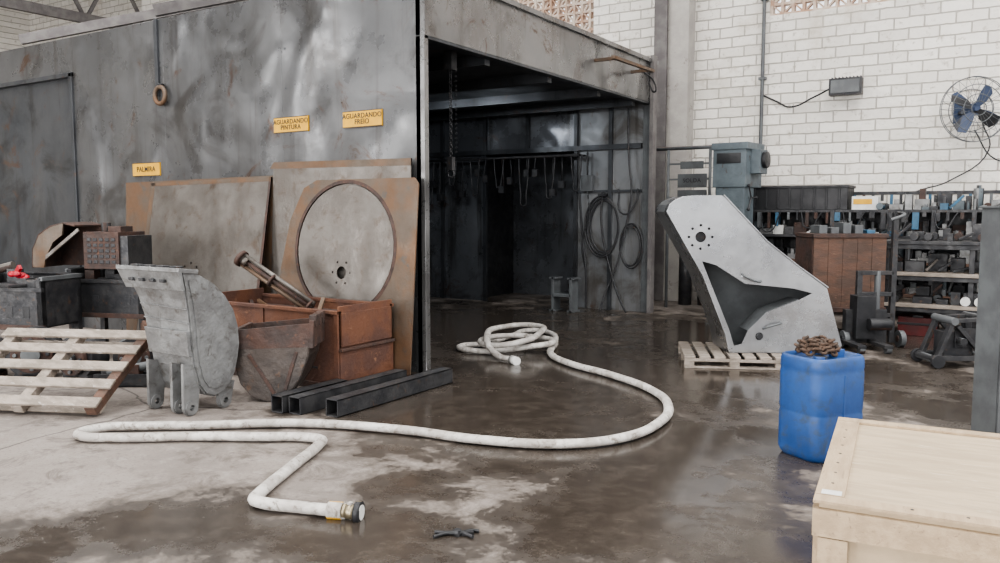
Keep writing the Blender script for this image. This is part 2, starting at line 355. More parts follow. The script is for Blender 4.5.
for R,dx in ((.36,0),(.33,.03),(.39,-.02)):
    g.tube([(-.74+dx+R*.75*math.cos(t),5.66,1.35+R*1.25*math.sin(t)) for t in [i*math.pi/8 for i in range(16)]],.016,dark,cyclic=True)
g.tube([(-.74,5.64,1.9),(-.76,5.66,1.4),(-.6,5.64,.7),(-.35,5.5,.2),(-.2,5.4,.02)],.016,dark)
g.tube([(-1.15,5.64,1.9),(-1.1,5.66,1.2),(-1.0,5.6,.6),(-1.0,5.6,.0+.02)],.016,black)
g.box((-.8,5.6,1.84),(-.68,5.74,1.88),dark)
for R,dx in ((.24,0),(.27,.02)):
    g.tube([(-.24+dx+R*.7*math.cos(t),5.62,1.05+R*1.3*math.sin(t)) for t in [i*math.pi/8 for i in range(16)]],.014,dark,cyclic=True)
g.box((-.3,5.58,1.34),(-.18,5.74,1.38),dark)
g.tube([(-.45,5.62,1.95),(-.35,5.6,1.55),(-.15,5.62,1.75),(-.12,5.62,1.95)],.014,dark)
g.tube([(-.30,5.62,3.2),(-.28,5.62,2.4),(-.22,5.6,1.9),(-.3,5.6,1.4),(-.42,5.55,.8),(-.6,5.5,.3),(-.65,5.4,.02)],.014,dark)
g.done(0)
g=Obj('chain_hoist',(-.3,.9,0),parent=B)
g.box((-.05,-.05,3.1),(.05,.05,3.3),dark)
for k in range(26): g.ring((0,0,3.08-k*.036),.018,.005,dark,axis=(1,0,0) if k%2 else (0,1,0),seg=8)
g.box((-.035,-.03,2.04),(.035,.03,2.18),dark); g.ring((0,0,2.0),.04,.01,dark,axis=(0,1,0),seg=12)
for k in range(18): g.ring((.07,0,3.08-k*.05),.012,.003,dark,axis=(0,1,0),seg=6)
g.done(0)
g=Obj('steel_stool',(-1.15,5.15,0))
for s_ in (-1,1): g.box((s_*.16-.02,-.12,0),(s_*.16+.02,.12,.55),grayp); g.box((s_*.16-.06,-.12,0),(s_*.16+.06,.12,.03),grayp); g.box((s_*.16-.06,-.12,.52),(s_*.16+.06,.12,.55),grayp)
g.box((-.16,-.12,.24),(.16,.12,.29),grayp); g.done()

def sign(x0,x1,zc,txt,h=.165):
    g=Obj('yellow_wall_sign',((x0+x1)/2,-.012,zc))
    w=x1-x0; g.box((-w/2,-.006,-h/2),(w/2,.012,h/2),yellow)
    for a,b in (((-w/2,-h/2),(w/2,-h/2+.006)),((-w/2,h/2-.006),(w/2,h/2))): g.box((a[0],-.008,a[1]),(b[0],-.005,b[1]),black)
    g.text(txt,.07 if '\n' in txt else .09,black,T(0,-.009,0)); g.done(0)
sign(-1.0,-.48,2.53,'AGUARDANDO\nFREIO'); sign(-2.02,-1.5,2.53,'AGUARDANDO\nPINTURA'); sign(-4.62,-4.07,2.12,'PALMIRA')
g=Obj('hanging_steel_ring',(-3.96,-.05,3.0)); g.ring((0,0,0),.10,.028,rust_t,axis=(0,1,0)); g.cyl((0,.05,.13),(0,-.03,.13),.012,dark); g.done(0)

# ---------------------------------------------------------------- plates leaning on the booth
def lean(name,x0,y,z,tilt): return Obj(name,(x0,y,z),rot=(-tilt,0,0))
g=lean('leaning_steel_plate',-3.05,-.42,0.01,.17)
g.plate([(-1.1,0),(1.05,0),(1.05,1.99),(-1.08,1.96)],[circ(-.15,.85,.06,20)]+[circ(-.15+.15*math.cos(a),.85+.15*math.sin(a),.016,8) for a in [i*math.pi/4 for i in range(8)]],.012,steel)
g.plate([(-1.1,0),(-1.04,0),(-1.0,1.96),(-1.08,1.96)],[],.016,rust_t); g.plate([(-1.08,1.92),(1.05,1.94),(1.05,1.99),(-1.08,1.96)],[],.016,rust_t); g.plate([(1.0,0),(1.05,0),(1.05,1.99),(1.02,1.99)],[],.016,rust_d)
g.done(.002)
g=lean('leaning_steel_plate',-3.85,-.14,0.01,.04)
g.plate([(-.85,0),(1.9,0),(1.9,1.98),(-.85,1.95)],[],.012,rust_t); g.done(.002)
g=lean('leaning_steel_plate',-1.05,-.14,0.01,.035)
g.plate([(-.98,0),(.98,0),(.98,2.1),(-.93,2.12)],[],.012,steel)
g.plate([(-.98,2.05),(.98,2.03),(.98,2.1),(-.93,2.12)],[],.016,rust_t); g.done(.002)
g=lean('circle_cut_plate',-.90,-.29,0.01,.10)
co=(.03,1.22); R=.66
g.plate([(-.98,0),(.97,0),(.95,1.86),(.9,1.92),(-.40,1.92),(-.58,1.84),(-.76,1.5),(-.86,1.0),(-.93,.5)],[circ(*co,R)],.014,rust_t)
g.plate(circ(*co,R+.035),[circ(*co,R)],.018,rust_d)
g.plate(circ(*co,R-.010),[circ(co[0]-.02,co[1]-.25,.065,20)]+[circ(co[0]-.02+.12*math.cos(a),co[1]-.25+.12*math.sin(a),.012,8) for a in [i*math.pi/3 for i in range(6)]],.012,steel,T(0,.005,0))
g.done(.002)

# ---------------------------------------------------------------- rusty bin
RB=empty('rusty_steel_bin',(-1.02,-.68,0))
g=Obj('bin_body',parent=RB)
L_,D_,HH=.90,.36,.72
g.box((-L_,-D_,.03),(L_,D_,.06),rust)
g.box((-L_,-D_,0.03),(L_,-D_+.02,HH),rust); g.box((-L_,D_-.02,.03),(L_,D_,HH),rust)
g.box((-L_,-D_,.03),(-L_+.02,D_,HH+.06),rust); g.box((L_-.02,-D_,.03),(L_,D_,HH+.04),rust)
g.box((-L_,-D_-.03,HH-.03),(L_,-D_+.03,HH),rust); g.box((-L_,D_-.03,HH-.03),(L_,D_+.03,HH),rust)
g.box((L_,-D_+.02,.40),(L_+.02,D_-.03,.70),rust); g.box((L_,-D_,.0),(L_+.012,D_,.36),rust); g.box((L_,-D_-.01,.36),(L_+.035,D_,.385),rust_d)
g.box((-.1,-D_-.015,.05),(-.06,-D_,HH),rust); g.box((-L_,-D_-.02,.0),(L_,-D_,.06),rust_d); g.box((L_-.05,-D_-.02,0),(L_,-D_,HH),rust)
for i in range(5): g.box((-.35+i*.22,-D_-.004,.18),(-.25+i*.22,-D_+.002,.2),black)
g.box((-L_+.1,D_-.3,.5),(L_-.2,D_-.02,.62),rust_d)
random.seed(9)
for i in range(9): x=random.uniform(-.7,.6); g.bar((x,random.uniform(-.25,.2),.5),(x+random.uniform(-.3,.3),random.uniform(-.25,.25),random.uniform(.6,.78)),.04,.03,random.choice([rust_d,dark,rust_t]))
g.done(.004)
g=Obj('grooved_shaft_assembly',(1.02,.68,0),parent=RB)
a=Vector((-1.74,-.74,1.12)); b=Vector((-.98,-.52,.64)); dr=(b-a).normalized(); sd=dr.cross(Vector((0,0,1))).normalized(); s2=dr.cross(sd)
g.cyl(a-dr*.02,a+dr*.02,.085,rust_d); g.cyl(a+dr*.02,a+dr*.09,.05,rust_d)
for o in (-.05,.05): g.cyl(a+s2*o,b+s2*o,.022,steel)
g.cyl(a,b,.022,rust_t)
for t in (.45,.97): c=a.lerp(b,t); g.cyl(c-dr*.012,c+dr*.012,.07,rust_d)
g.done(0)
g=Obj('rectangular_steel_tubes')
for x,y0,y1 in ((-.02,-1.86,-1.12),(.135,-1.82,-.5),(.44,-1.72,-.2)):
    w,h,t=.065,.14,.01
    for (p,q) in (((x-w,y0,0),(x+w,y1,t)),((x-w,y0,h-t),(x+w,y1,h)),((x-w,y0,0),(x-w+t,y1,h)),((x+w-t,y0,0),(x+w,y1,h))): g.box(p,q,dark)
    g.box((x-w+t,y1-.02,t),(x+w-t,y1-.01,h-t),black)
g.done(.002)

# ---------------------------------------------------------------- excavator bucket
g=Obj('excavator_bucket',(-.50,-2.28,0))
front=[(-.07,1.14),(-.05,1.05),(-.02,.92),(.0,.75),(.01,.55),(.03,.38),(.07,.23),(.12,.16),(.20,.13),(.28,.15),(.35,.21),(.40,.29),(.43,.40)]
mouth=[(.43,.40),(.45,.52),(.44,.66),(.40,.80),(.32,.92),(.22,1.02),(.09,1.10),(-.07,1.14)]
prof=front+mouth[1:-1]
Mr=Matrix.Rotation(math.pi/2,4,'Z')
for x in (0,-.5): g.plate(prof,[],.03,cast,T(x,0,0)@Mr)
for x in (.018,-.518): g.plate([(p[0]*.84+.035,p[1]*.88+.07) for p in prof],[],.012,cast,T(x,0,0)@Mr)
g.strip(front,-.5,0,.03,cast)
g.strip(mouth[:5],-.5,0,.02,cast)
g.strip([(-.105,1.15),(-.075,1.0)],-.54,.03,.03,cast)
g.strip([(-.11,1.15),(.05,1.13)],-.54,.03,.035,cast)
for i in range(4): g.box((-.47+i*.12,-.06,1.16),(-.40+i*.12,.0,1.175),dark)
for i in range(4): g.box((-.44+i*.1,-.13,1.05),(-.40+i*.1,-.10,1.075),dark)
g.strip([(-.02,.66),(-.005,.48)],-.5,0,.04,cast)
for k in range(4): g.bar((-.5,-.03+.008*k,.86-.11*k),(0,-.03+.008*k,.84-.11*k),.012,.012,cast)
def lug(x,cy,tall):
    o=[(cy+.065*math.cos(math.radians(t)),.065+.065*math.sin(math.radians(t))) for t in range(180,361,20)]
    g.plate([(cy-.06,tall)]+o+[(cy+.10,tall-.05)],[circ(cy,.065,.024,16)],.03,cast,T(x,0,0)@Mr)
    g.plate(circ(cy,.065,.055,24),[circ(cy,.065,.024,16)],.055,cast,T(x,0,0)@Mr)
for x in (-.02,-.16,-.46): lug(x,-.01,.42)
for x in (-.02,-.46): lug(x,.31,.26)
for vv in g.bm.verts:
    t=min(1,max(0,(vv.co.z-.35)/.8)); t=t*t
    vv.co.x*=1+.42*t
g.done(.005)
x,y=W(-1.90,6.95)
g=Obj('rusted_digger_bucket',(x,y,0.01),YAW)
pr=[(-.30,.60),(-.31,.3),(-.27,.15),(-.18,.04),(-.05,0),(.06,.02),(.14,.08),(.22,.20),(.29,.38),(.33,.64)]
for yy in (-.2,.2): g.plate(pr,[],.02,scoop,T(0,yy,0)); g.plate([(-.31,.44),(.31,.46),(.34,.66),(-.31,.60)],[],.03,rust_d,T(0,yy,0))
g.strip(pr,-.2,.2,.02,scoop,'y')
g.strip([(-.305,.60),(-.315,.44)],-.22,.22,.035,rust_d,'y'); g.strip([(.335,.67),(.325,.46)],-.22,.22,.035,rust_d,'y')
for i in range(3): g.box((.30,-.16+i*.13,.62),(.36,-.09+i*.13,.72),rust_d)
g.bar((-.2,-.215,.4),(.02,-.215,.05),.03,.01,rust_d,(0,1,0)); g.bar((.2,-.215,.42),(.1,-.215,.1),.03,.01,rust_d,(0,1,0))
g.done(.004)

# leaning pallet
ax,ay=W(-3.17,6.22); bx,by=W(-3.05,6.95)
n_=Vector((-1,.13)).normalized(); n_=Vector((.844*n_.x-.537*n_.y,.537*n_.x+.844*n_.y))
g=Obj('leaning_wood_pallet')
A0=Vector((ax,ay,.05)); A1=Vector((bx,by,.50)); nn=Vector((n_.x,n_.y,0)); dr=(A1-A0); up=nn.cross(dr).normalized()
if up.z<0: up=-up
for k in (0,.62,1.22): g.bar(A0+nn*k,A1+nn*k+dr*.06,.09,.07,wood if k else wood_b,up)
for t in (.06,.3,.54,.78,1.0): g.bar(A0+dr*t+up*.05+nn*-.06,A0+dr*t+up*.05+nn*1.3,.022,.10,wood,dr)
for t in (.1,.95): g.bar(A0+dr*t-up*.05-nn*.04,A0+dr*t-up*.05+nn*1.3,.02,.10,wood,dr)
g.done(.004)

random.seed(4)
def stillage(name,r,d,w,dp,z0,z1,mat):
    x,y=W(r,d); g=Obj(name,(x,y,0),YAW*.6)
    t=.02
    g.box((-w/2,-dp/2,z0),(w/2,dp/2,z0+t),mat)
    g.box((-w/2,-dp/2,z0),(w/2,-dp/2+t,z1-.12),mat); g.box((-w/2,dp/2-t,z0),(w/2,dp/2,z1),mat)
    g.box((-w/2,-dp/2,z0),(-w/2+t,dp/2,z1),mat); g.box((w/2-t,-dp/2,z0),(w/2,dp/2,z1),mat)
    g.box((-w/2-.02,-dp/2-.02,z1-.14),(w/2+.02,-dp/2+.02,z1-.10),mat); g.box((-w/2-.02,dp/2-.02,z1-.02),(w/2+.02,dp/2+.02,z1+.01),mat)
    g.box((-w/2-.02,-dp/2-.02,z0-.02),(w/2+.02,-dp/2+.02,z0+.03),rust_d)
    for sx in (-1,1):
        g.box((sx*w/2-.02,-dp/2,z1-.03),(sx*w/2+.02,dp/2,z1+.01),grayp)
        for sy in (-1,1): g.box((sx*(w/2-.03)-.03,sy*(dp/2-.03)-.03,0),(sx*(w/2-.03)+.03,sy*(dp/2-.03)+.03,z1),mat)
    for i in range(14):
        px,py=random.uniform(-w/2+.1,w/2-.2),random.uniform(-dp/2+.06,dp/2-.16); h=random.uniform(.25,.6)*(z1-z0)/.5
        k=random.random(); mm=random.choice([rust_d,dark,dark,rust_d,steel])
        if k<.4: g.box((px,py,z0+t),(px+.12,py+.1,z0+h),mm)
        elif k<.7: g.cyl((px,py+.05,z0+h-.05),(px+.2,py+.08,z0+h),.045,mm,seg=14)
        else: g.bar((px,py,z0+.1),(px+random.uniform(-.2,.2),py+.1,z0+h+.05),.04,.04,mm)
    for i in range(4): g.box((-w/2+.12+i*.2,-dp/2-.004,z0+.1),(-w/2+.2+i*.2,-dp/2,z0+.22),black)
    g.done(.003); return x,y
stillage('steel_stillage_bin',-5.0,8.5,.95,.55,.42,.93,dark)
stillage('steel_stillage_bin',-4.25,9.1,.95,.55,.46,.96,dark)
x,y=W(-4.55,9.1)
g=Obj('louvred_rusty_housing',(x+.12,y,.975),YAW*.6)
g.box((-.02,-.22,0),(.42,.22,.40),rust_d); g.box((.42,-.2,0),(.52,.2,.36),dark)
for i in range(5):
    for j in range(5): g.box((.03+j*.075,-.226,.06+i*.06),(.08+j*.075,-.22,.095+i*.06),black)
g.cyl((.1,0,.4),(.1,0,.5),.05,dark); g.box((.2,-.1,.4),(.36,.1,.46),rust_d)
g.done(.006)
g=Obj('curved_fender_guard',(x-.26,y-.12,.98),YAW*.6)
pts=[(-.30,0),(-.29,.2),(-.2,.36),(-.05,.45),(.12,.49),(.26,.46)]
g.strip(pts,-.22,.22,.02,rust_d,'y'); g.plate(pts+[(.26,.0)],[],.02,rust_d,T(0,.2,0)); g.plate([(-.30,0),(-.29,.2),(-.2,.36),(-.05,.45),(.12,.49),(.1,.36),(-.02,.28),(-.13,.1),(-.15,0)],[],.02,rust_t,T(0,-.21,0)); g.bar((-.22,-.2,.05),(.35,-.26,.42),.02,.04,steel); g.done(.004)
x,y=W(-5.05,8.42)
g=Obj('red_plastic_bag',(x+.1,y,.87))
for i in range(9): g.sph((random.uniform(-.07,.07),random.uniform(-.05,.05),.03+random.uniform(0,.06)),.045,red,(1.2,.8,.7))
g.bar((-.04,0,.08),(.05,0,.16),.03,.05,red); g.box((-.2,-.2,-.03),(.2,.2,-.01),dark); g.done(0)
def gear(r,d,rad,m=dark):
    x,y=W(r,d); g=Obj('gearbox_flange',(x,y,0),YAW+random.uniform(-.4,.4))
    g.cyl((0,-.1,rad),(0,.12,rad),rad,m,seg=32); g.cyl((0,-.15,rad),(0,-.1,rad),rad*.75,dark,seg=32); g.cyl((0,-.2,rad),(0,-.15,rad),rad*.35,rust_d)
    for i in range(8): a=i*math.pi/4; g.cyl((rad*.58*math.cos(a),-.17,rad+rad*.58*math.sin(a)),(rad*.58*math.cos(a),-.15,rad+rad*.58*math.sin(a)),.02,grayp,seg=6)
    g.box((-rad*.7,-.1,0),(rad*.7,.12,.05),dark); g.done(.004)
gear(-4.5,7.8,.24); gear(-4.0,7.72,.21); gear(-3.58,7.9,.19,grayp); gear(-4.95,7.75,.2,rust_d)
x,y=W(-3.3,7.4)
g=Obj('scrap_steel_channel',(x,y,0),YAW)
g.box((-.4,-.08,0),(.35,-.06,.12),dark); g.box((-.4,.06,0),(.35,.08,.12),dark); g.box((-.4,-.08,0),(.35,.08,.02),dark); g.box((-.2,-.05,.02),(0,.05,.2),rust_d); g.cyl((-.3,0,.12),(.25,0,.22),.04,grayp); g.done(.003)
x,y=W(-3.45,8.55)
g=Obj('brown_wood_crate',(x,y,0),YAW*.6)
for i in range(3): g.box((-.26,-.2,.02+i*.15),(.26,-.17,.14+i*.15),wood_b); g.box((-.26,.17,.02+i*.15),(.26,.2,.14+i*.15),wood_b); g.box((-.26,-.2,.02+i*.15),(-.23,.2,.14+i*.15),wood_b); g.box((.23,-.2,.02+i*.15),(.26,.2,.14+i*.15),wood_b)
g.box((-.26,-.2,0),(.26,.2,.03),wood_b)
for sx in (-1,1):
    for sy in (-1,1): g.box((sx*.22-.03,sy*.16-.03,0),(sx*.22+.03,sy*.16+.03,.46),wood_b)
g.done(.004)

# ---------------------------------------------------------------- fire hose
hp=[(-.80,4.17),(-.93,4.2),(-1.05,4.24),(-1.29,4.32),(-1.335,4.36),(-1.335,4.43),(-1.28,4.88),(-1.205,5.42),(-1.215,5.50),(-1.32,5.55),(-1.7,5.58),(-2.08,5.58),(-2.69,5.55),(-2.9,5.58),(-2.97,5.68),(-2.90,5.80),(-2.6,5.86),(-2.19,5.88),(-1.476,5.94),(-.714,5.75),(-.136,5.50),(.40,5.41),(.824,5.53),(1.18,5.94),(1.36,6.47),(1.33,7.0),(1.054,7.71),(.74,8.25),(.56,8.8),(.66,9.6),(.62,10.4),(.45,10.6),(.15,10.1),(-.2,9.5),(-.45,9.35),(-.42,9.15),(-.1,9.0),(.3,8.95),(.6,9.15),(.5,9.5),(.05,9.6),(-.2,9.3),(-.10,8.9),(.15,8.8),(.45,9.3),(.40,10.0),(.1,9.9),(-.15,9.1),(-.02,8.65),(.12,8.5)]
pts=[]
random.seed(8)
zz={37:.12,38:.14,39:.14,40:.15,41:.15,42:.15,43:.20,44:.24,45:.24,46:.24,47:.22,48:.06,49:.05}
for i,(r,d) in enumerate(hp):
    x,y=W(r,d); z=zz.get(i,.048)
    pts.append((x+random.uniform(-.01,.01),y+random.uniform(-.01,.01),z))
g=Obj('canvas_fire_hose')
g.tube(pts,.039,canvas,res=8,flat=.8)
p0=Vector(pts[0]); p0.z*=.8; p1=Vector(pts[1]); p1.z*=.8; d0=(p0-p1).normalized()
g.cyl(p0-d0*.10,p0-d0*.02,.046,yellow); g.cyl(p0-d0*.02,p0+d0*.0,.041,canvas); g.cyl(p0,p0+d0*.05,.04,brass); g.cyl(p0+d0*.05,p0+d0*.08,.056,brass); g.cyl(p0+d0*.079,p0+d0*.083,.04,black)
for k in (-1,1): g.box(tuple(p0+d0*.02+Vector((0,0,k*.04))-Vector((.012,.012,.01))),tuple(p0+d0*.02+Vector((0,0,k*.04))+Vector((.012,.012,.01))),brass)
p7=Vector(pts[-1]); p7.z*=.8; g.cyl(p7,p7+Vector((.10,-.06,0)),.045,white)
g.done(0)
x,y=W(-.22,3.95)
g=Obj('pipe_pliers',(x,y,0.0),YAW+.15)
g.tube([(-.11,-.02,.012),(-.04,.015,.012),(.02,.0,.014),(.08,.03,.012),(.12,.02,.012)],.009,black); g.tube([(-.10,.04,.012),(-.03,.02,.012),(.02,.01,.018),(.06,-.02,.012),(.08,-.05,.012)],.009,black)
g.cyl((.01,.008,0),(.01,.008,.03),.02,dark); g.box((.03,-.01,.002),(.09,.02,.02),dark); g.done(0)

# ---------------------------------------------------------------- plywood crate
g=Obj('plywood_crate',(4.31,-3.2,0),math.radians(6))
wx,wy,hz=1.5,1.27,.55
g.box((.02,.02,.08),(wx-.02,wy-.02,hz-.021),ply)
g.box((.0,.0,hz-.02),(wx,wy,hz),ply)
for z in (.08,hz-.12): g.box((-.02,-.025,z),(wx+.02,0,z+.10),pine); g.box((-.02,wy,z),(wx+.02,wy+.025,z+.1),pine); g.box((-.022,.002,z),(.0,wy-.002,z+.1),pine)
for xx in (-.0,wx/2-.05,wx-.1): g.box((xx,-.02,.185),(xx+.1,.015,hz-.125),pine)
for yy in (0.003,wy/2-.05,wy-.103): g.box((-.018,yy,.185),(.018,yy+.1,hz-.125),pine)
g.box((-.02,.055,hz+.001),(.08,wy-.055,hz+.012),pine); g.box((-.02,-.02,hz+.001),(wx,.05,hz+.012),pine); g.box((-.02,wy-.05,hz+.001),(wx,wy+.02,hz+.012),pine)
for xx in (.05,wx/2,wx-.05): g.box((xx-.05,0,0),(xx+.05,wy,.079),pine)
g.box((.0,.06,hz+.0125),(.07,.11,hz+.0135),white)
for i in range(7): g.cyl((.3+i*.17,.025,hz+.012),(.3+i*.17,.025,hz+.0135),.006,dark,seg=8); g.cyl((.03,.2+i*.14,hz+.012),(.03,.2+i*.14,hz+.0135),.006,dark,seg=8)
g.done(.003)

# ---------------------------------------------------------------- blue drum
g=Obj('blue_plastic_drum',(3.84,-.68,0),YAW+.45)
def rr(w,d,r,n=6):
    o=[]
    for cx,cy,a in ((w-r,d-r,0),(-w+r,d-r,90),(-w+r,-d+r,180),(w-r,-d+r,270)):
        for i in range(n+1): t=math.radians(a+90*i/n); o.append((cx+r*math.cos(t),cy+r*math.sin(t)))
    return o
lv=[(0,.88),(.02,.95),(.05,1),(.28,1.0),(.295,.985),(.31,.985),(.325,1.0),(.56,1.0),(.575,.985),(.59,1.0),(.645,.99),(.665,.96),(.67,.92),(.655,.88),(.64,.84)]
bm=g.bm; rings=[]; n0=len(bm.faces)
for z,s_ in lv: rings.append([bm.verts.new((px*s_,py*s_,z)) for px,py in rr(.225,.19,.085)])
for a,b in zip(rings[:-1],rings[1:]):
    for i in range(len(a)): bm.faces.new((a[i],a[(i+1)%len(a)],b[(i+1)%len(a)],b[i]))
bm.faces.new(rings[-1]); bm.faces.new(list(reversed(rings[0]))); g._tag(n0,drum,True)
for f in bm.faces:
    if len(f.verts)>4: f.smooth=False
g.box((.09,-.03,.635),(.17,.03,.69),drum); g.cyl((-.13,-.1,.63),(-.13,-.1,.68),.04,drum); g.cyl((.10,.11,.63),(.10,.11,.68),.035,black)
g.box((-.008,-.193,.05),(.008,-.189,.56),drum)
g.done(.006)
g=Obj('coiled_rusty_chain',(3.81,-.70,.678))
random.seed(5)
for L2 in range(3):
    n=18-2*L2; Rr=.115-.018*L2
    for i in range(n):
        a=2*math.pi*i/n
        nx=(math.cos(a),math.sin(a),.8) if i%2 else (math.cos(a)*.6,math.sin(a)*.6,-1)
        g.ring((Rr*math.cos(a),Rr*math.sin(a),.025+L2*.022+.010*math.sin(4*a+L2)),.026,.0095,chain_m,axis=nx,seg=10)
g.done(0)

# ---------------------------------------------------------------- sheet metal guard on pallet
x,y=W(2.45,8.62)
g=Obj('wood_pallet',(x,y,0),YAW-.15)
for yy in (-.42,0,.42):
    for xx in (-.45,0,.45): g.box((xx-.05,yy-.045,.02),(xx+.05,yy+.045,.10),wood)
    g.box((-.5,yy-.045,.0),(.5,yy+.045,.02),wood)
for i in range(7): g.box((-.5+i*.15,-.47,.10),(-.5+i*.15+.11,.47,.125),wood)
for yy in (-.46,.46): g.box((-.5,yy-.01,.07),(.5,yy+.01,.10),wood)
g.done(.004)
x,y=W(2.51,8.38)
g=Obj('sheet_metal_chute_guard',(x,y,0.005),YAW)
outer=[(-.80,1.59),(-.77,1.66),(-.71,1.71),(-.63,1.74),(-.52,1.75),(-.25,1.75),(-.19,1.73),(.0,1.53),(.23,1.28),(.55,1.03),(.865,.80),(.95,.50),(1.04,.20),(1.0,.15),(.82,.128),(-.125,.128),(-.166,.31),(-.416,.93)]
hole=[(-.43,1.08),(-.28,1.04),(.02,.85),(.52,.80),(.72,.75),(.58,.68),(.25,.55),(.06,.36),(-.0,.22),(-.08,.20),(-.13,.36)]
hub=[circ(-.45,1.33,.055,20)]+[circ(-.45+.12*math.cos(a),1.33+.12*math.sin(a),.014,8) for a in [i*math.pi/4 for i in range(8)]]
g.plate(outer,[hole]+hub+[circ(.18,.30,.04,14)],.012,steel_l)
g.plate(outer,[hub[0]],.012,grayp,T(.0,.62,0))  # back plate coloured darker grey so the guard's inside looks shaded
g.plate(circ(-.45,1.33,.2,24),[],.01,dark,T(0,.06,0))
top=outer[:13]
g.strip([(p[0],p[1]) for p in top],0,.62,.01,steel_l,'y')
g.strip([(-.80,1.59),(-.416,.93),(-.166,.31),(-.125,.128)],-.01,.62,.012,steel_l,'y')
g.strip([(-.125,.13),(.97,.13)],0,.62,.01,grayp,'y')
g.strip(hole[1:5],0,.05,.008,steel_l,'y'); g.strip(hole[5:8],0,.3,.008,grayp,'y')
g.strip([(-.22,1.755),(.23,1.29),(.55,1.04),(.875,.81)],-.02,.02,.012,steel_l,'y')
g.bar((-.02,-.012,.925),(.18,-.012,.86),.012,.03,steel_l,(0,1,0)); g.tube([(-.02,-.006,.95),(.0,-.05,.93),(.16,-.05,.87),(.18,-.006,.88)],.01,grayp)
g.tube([(.22,-.006,.38),(.24,-.05,.4),(.38,-.05,.44),(.4,-.006,.44)],.012,grayp); g.cyl((.18,-.02,.30),(.18,.01,.30),.03,grayp)
for i in range(3): g.cyl((.3+i*.2,-.01,.20),(.3+i*.2,.0,.20),.012,dark,seg=8)
g.done(.002)

# ---------------------------------------------------------------- right-hand workshop
x,y=W(4.35,10.4)
g=Obj('brown_slatted_cabinet',(x,y,0),YAW)
for i in range(5): g.box((-.45+i*.181,-.3,.38),(-.45+i*.181+.179,-.27,1.3),wood_b)
g.box((-.46,-.28,.36),(.46,.3,1.31),rust_d); g.box((-.47,-.32,.34),(.47,.3,.40),rust_d); g.box((-.47,-.32,1.27),(.47,.3,1.32),rust_d)
for sx in (-1,1):
    for sy in (-1,1): g.box((sx*.42-.04,sy*.25-.04,0),(sx*.42+.04,sy*.25+.04,.36),dark)
for i in range(5): g.box((-.35+i*.15,-.2,1.32),(-.25+i*.15,.1,1.36+random.uniform(0,.1)),random.choice([dark,blue2,grayp]))
g.done(.004)
x,y=W(4.25,9.55)
g=Obj('hand_pallet_stacker',(x,y,0),YAW)
for xx in (-.02,.38): g.box((xx-.03,-.03,.05),(xx+.03,.03,.9 if xx<.1 else 1.58),dark)
for z in (.35,.6,.85): g.box((-.02,-.03,z),(.38,.03,z+.05),dark)
for xx in (-.25,.05): g.box((xx,-.55,.06),(xx+.10,.0,.10),dark)
g.box((-.2,-.1,.06),(.28,.0,.45),dark); g.box((-.12,-.2,.12),(.1,0,.62),black); g.cyl((-.0,-.25,.3),(.25,-.25,.3),.07,rust_d)
for xx in (-.22,.44): g.cyl((xx,-.05,.10),(xx+.06,-.05,.10),.10,black); g.cyl((xx-.01,-.05,.10),(xx+.07,-.05,.10),.04,grayp)
for xx in (-.22,.08): g.cyl((xx,-.5,.05),(xx+.06,-.5,.05),.05,rust_d)
g.tube([(.38,-.04,1.58),(.38,-.2,1.56),(.22,-.22,1.5)],.018,grayp); g.cyl((.2,.0,.2),(.2,.0,.9),.035,grayp)
g.done(.004)

R_=empty('steel_tool_rack')
g=Obj('frame',parent=R_)
X0,X1,Y0,Y1=1.2,6.6,6.75,7.45
for xx in (X0,2.55,3.9,5.2,X1):
    for yy in (Y0,Y1): g.box((xx-.03,yy-.03,0),(xx+.03,yy+.03,1.62 if yy==Y0 else 1.9),dark)
for z in (.35,.82,1.2,1.58): g.box((X0,Y0,z),(X1,Y1,z+.04),dark if z>1 else wood_b)
g.box((X0,Y1,1.85),(X1,Y1+.03,1.9),dark)
g.box((X0,Y1+.02,.0),(X1,Y1+.04,1.6),dark); g.done(.003)
g=Obj('assorted_tools',parent=R_)
random.seed(11)
for z in (.39,.86,1.24,1.62):
    for yy0 in (0,.3):
        xx=X0+.1
        while xx<X1-.2:
            w=random.uniform(.05,.20); h=random.uniform(.04,.22)+(.09 if yy0 else 0); yy=Y0+yy0+random.uniform(.02,.1)
            if z>1.5 and (1.2<xx+w<3.25): xx+=w; continue
            m=random.choice([dark,black,grayp,rust_d,blue2 if z>1 else dark,bluep,blue2 if z>1 else rust_d,bluep,cast,rust_d,dark,bluep,white if random.random()<.3 else dark])
            k=random.random()
            if k<.35: g.box((xx,yy,z),(xx+w,yy+.2,z+h),m)
            elif k<.55: g.box((xx,yy,z),(xx+w,yy+.2,z+h*.5),m); g.box((xx+w*.3,yy+.05,z+h*.5),(xx+w*.7,yy+.15,z+h),random.choice([dark,grayp]))
            elif k<.75: g.cyl((xx+w/2,yy+.1,z),(xx+w/2,yy+.1,z+h),min(w/2,.09),m,seg=14); g.cyl((xx+w/2,yy+.1,z+h),(xx+w/2,yy+.1,z+h*1.15),min(w/4,.04),dark,seg=10)
            elif k<.85: g.cyl((xx+.05,yy,z+.05),(xx+.05,yy+.25,z+.05),.05,m,seg=14)
            else: g.bar((xx,yy,z+.02),(xx+w,yy+.1,z+h),.03,.03,m)
            xx+=w+random.uniform(.0,.03)
for i in range(40):
    xx=1.3+i*.13; l=random.uniform(.08,.28); g.box((xx,7.38,1.85-l),(xx+.04,7.42,1.85),random.choice([blue2,dark,grayp,rust_d,dark]))
for i in range(36):
    xx=1.3+i*.145+random.uniform(-.03,.03); l=random.uniform(.06,.28); g.box((xx,Y0-.03,1.58-l),(xx+random.uniform(.02,.09),Y0-.01,1.58),random.choice([blue2,dark,dark,grayp,rust_d]))
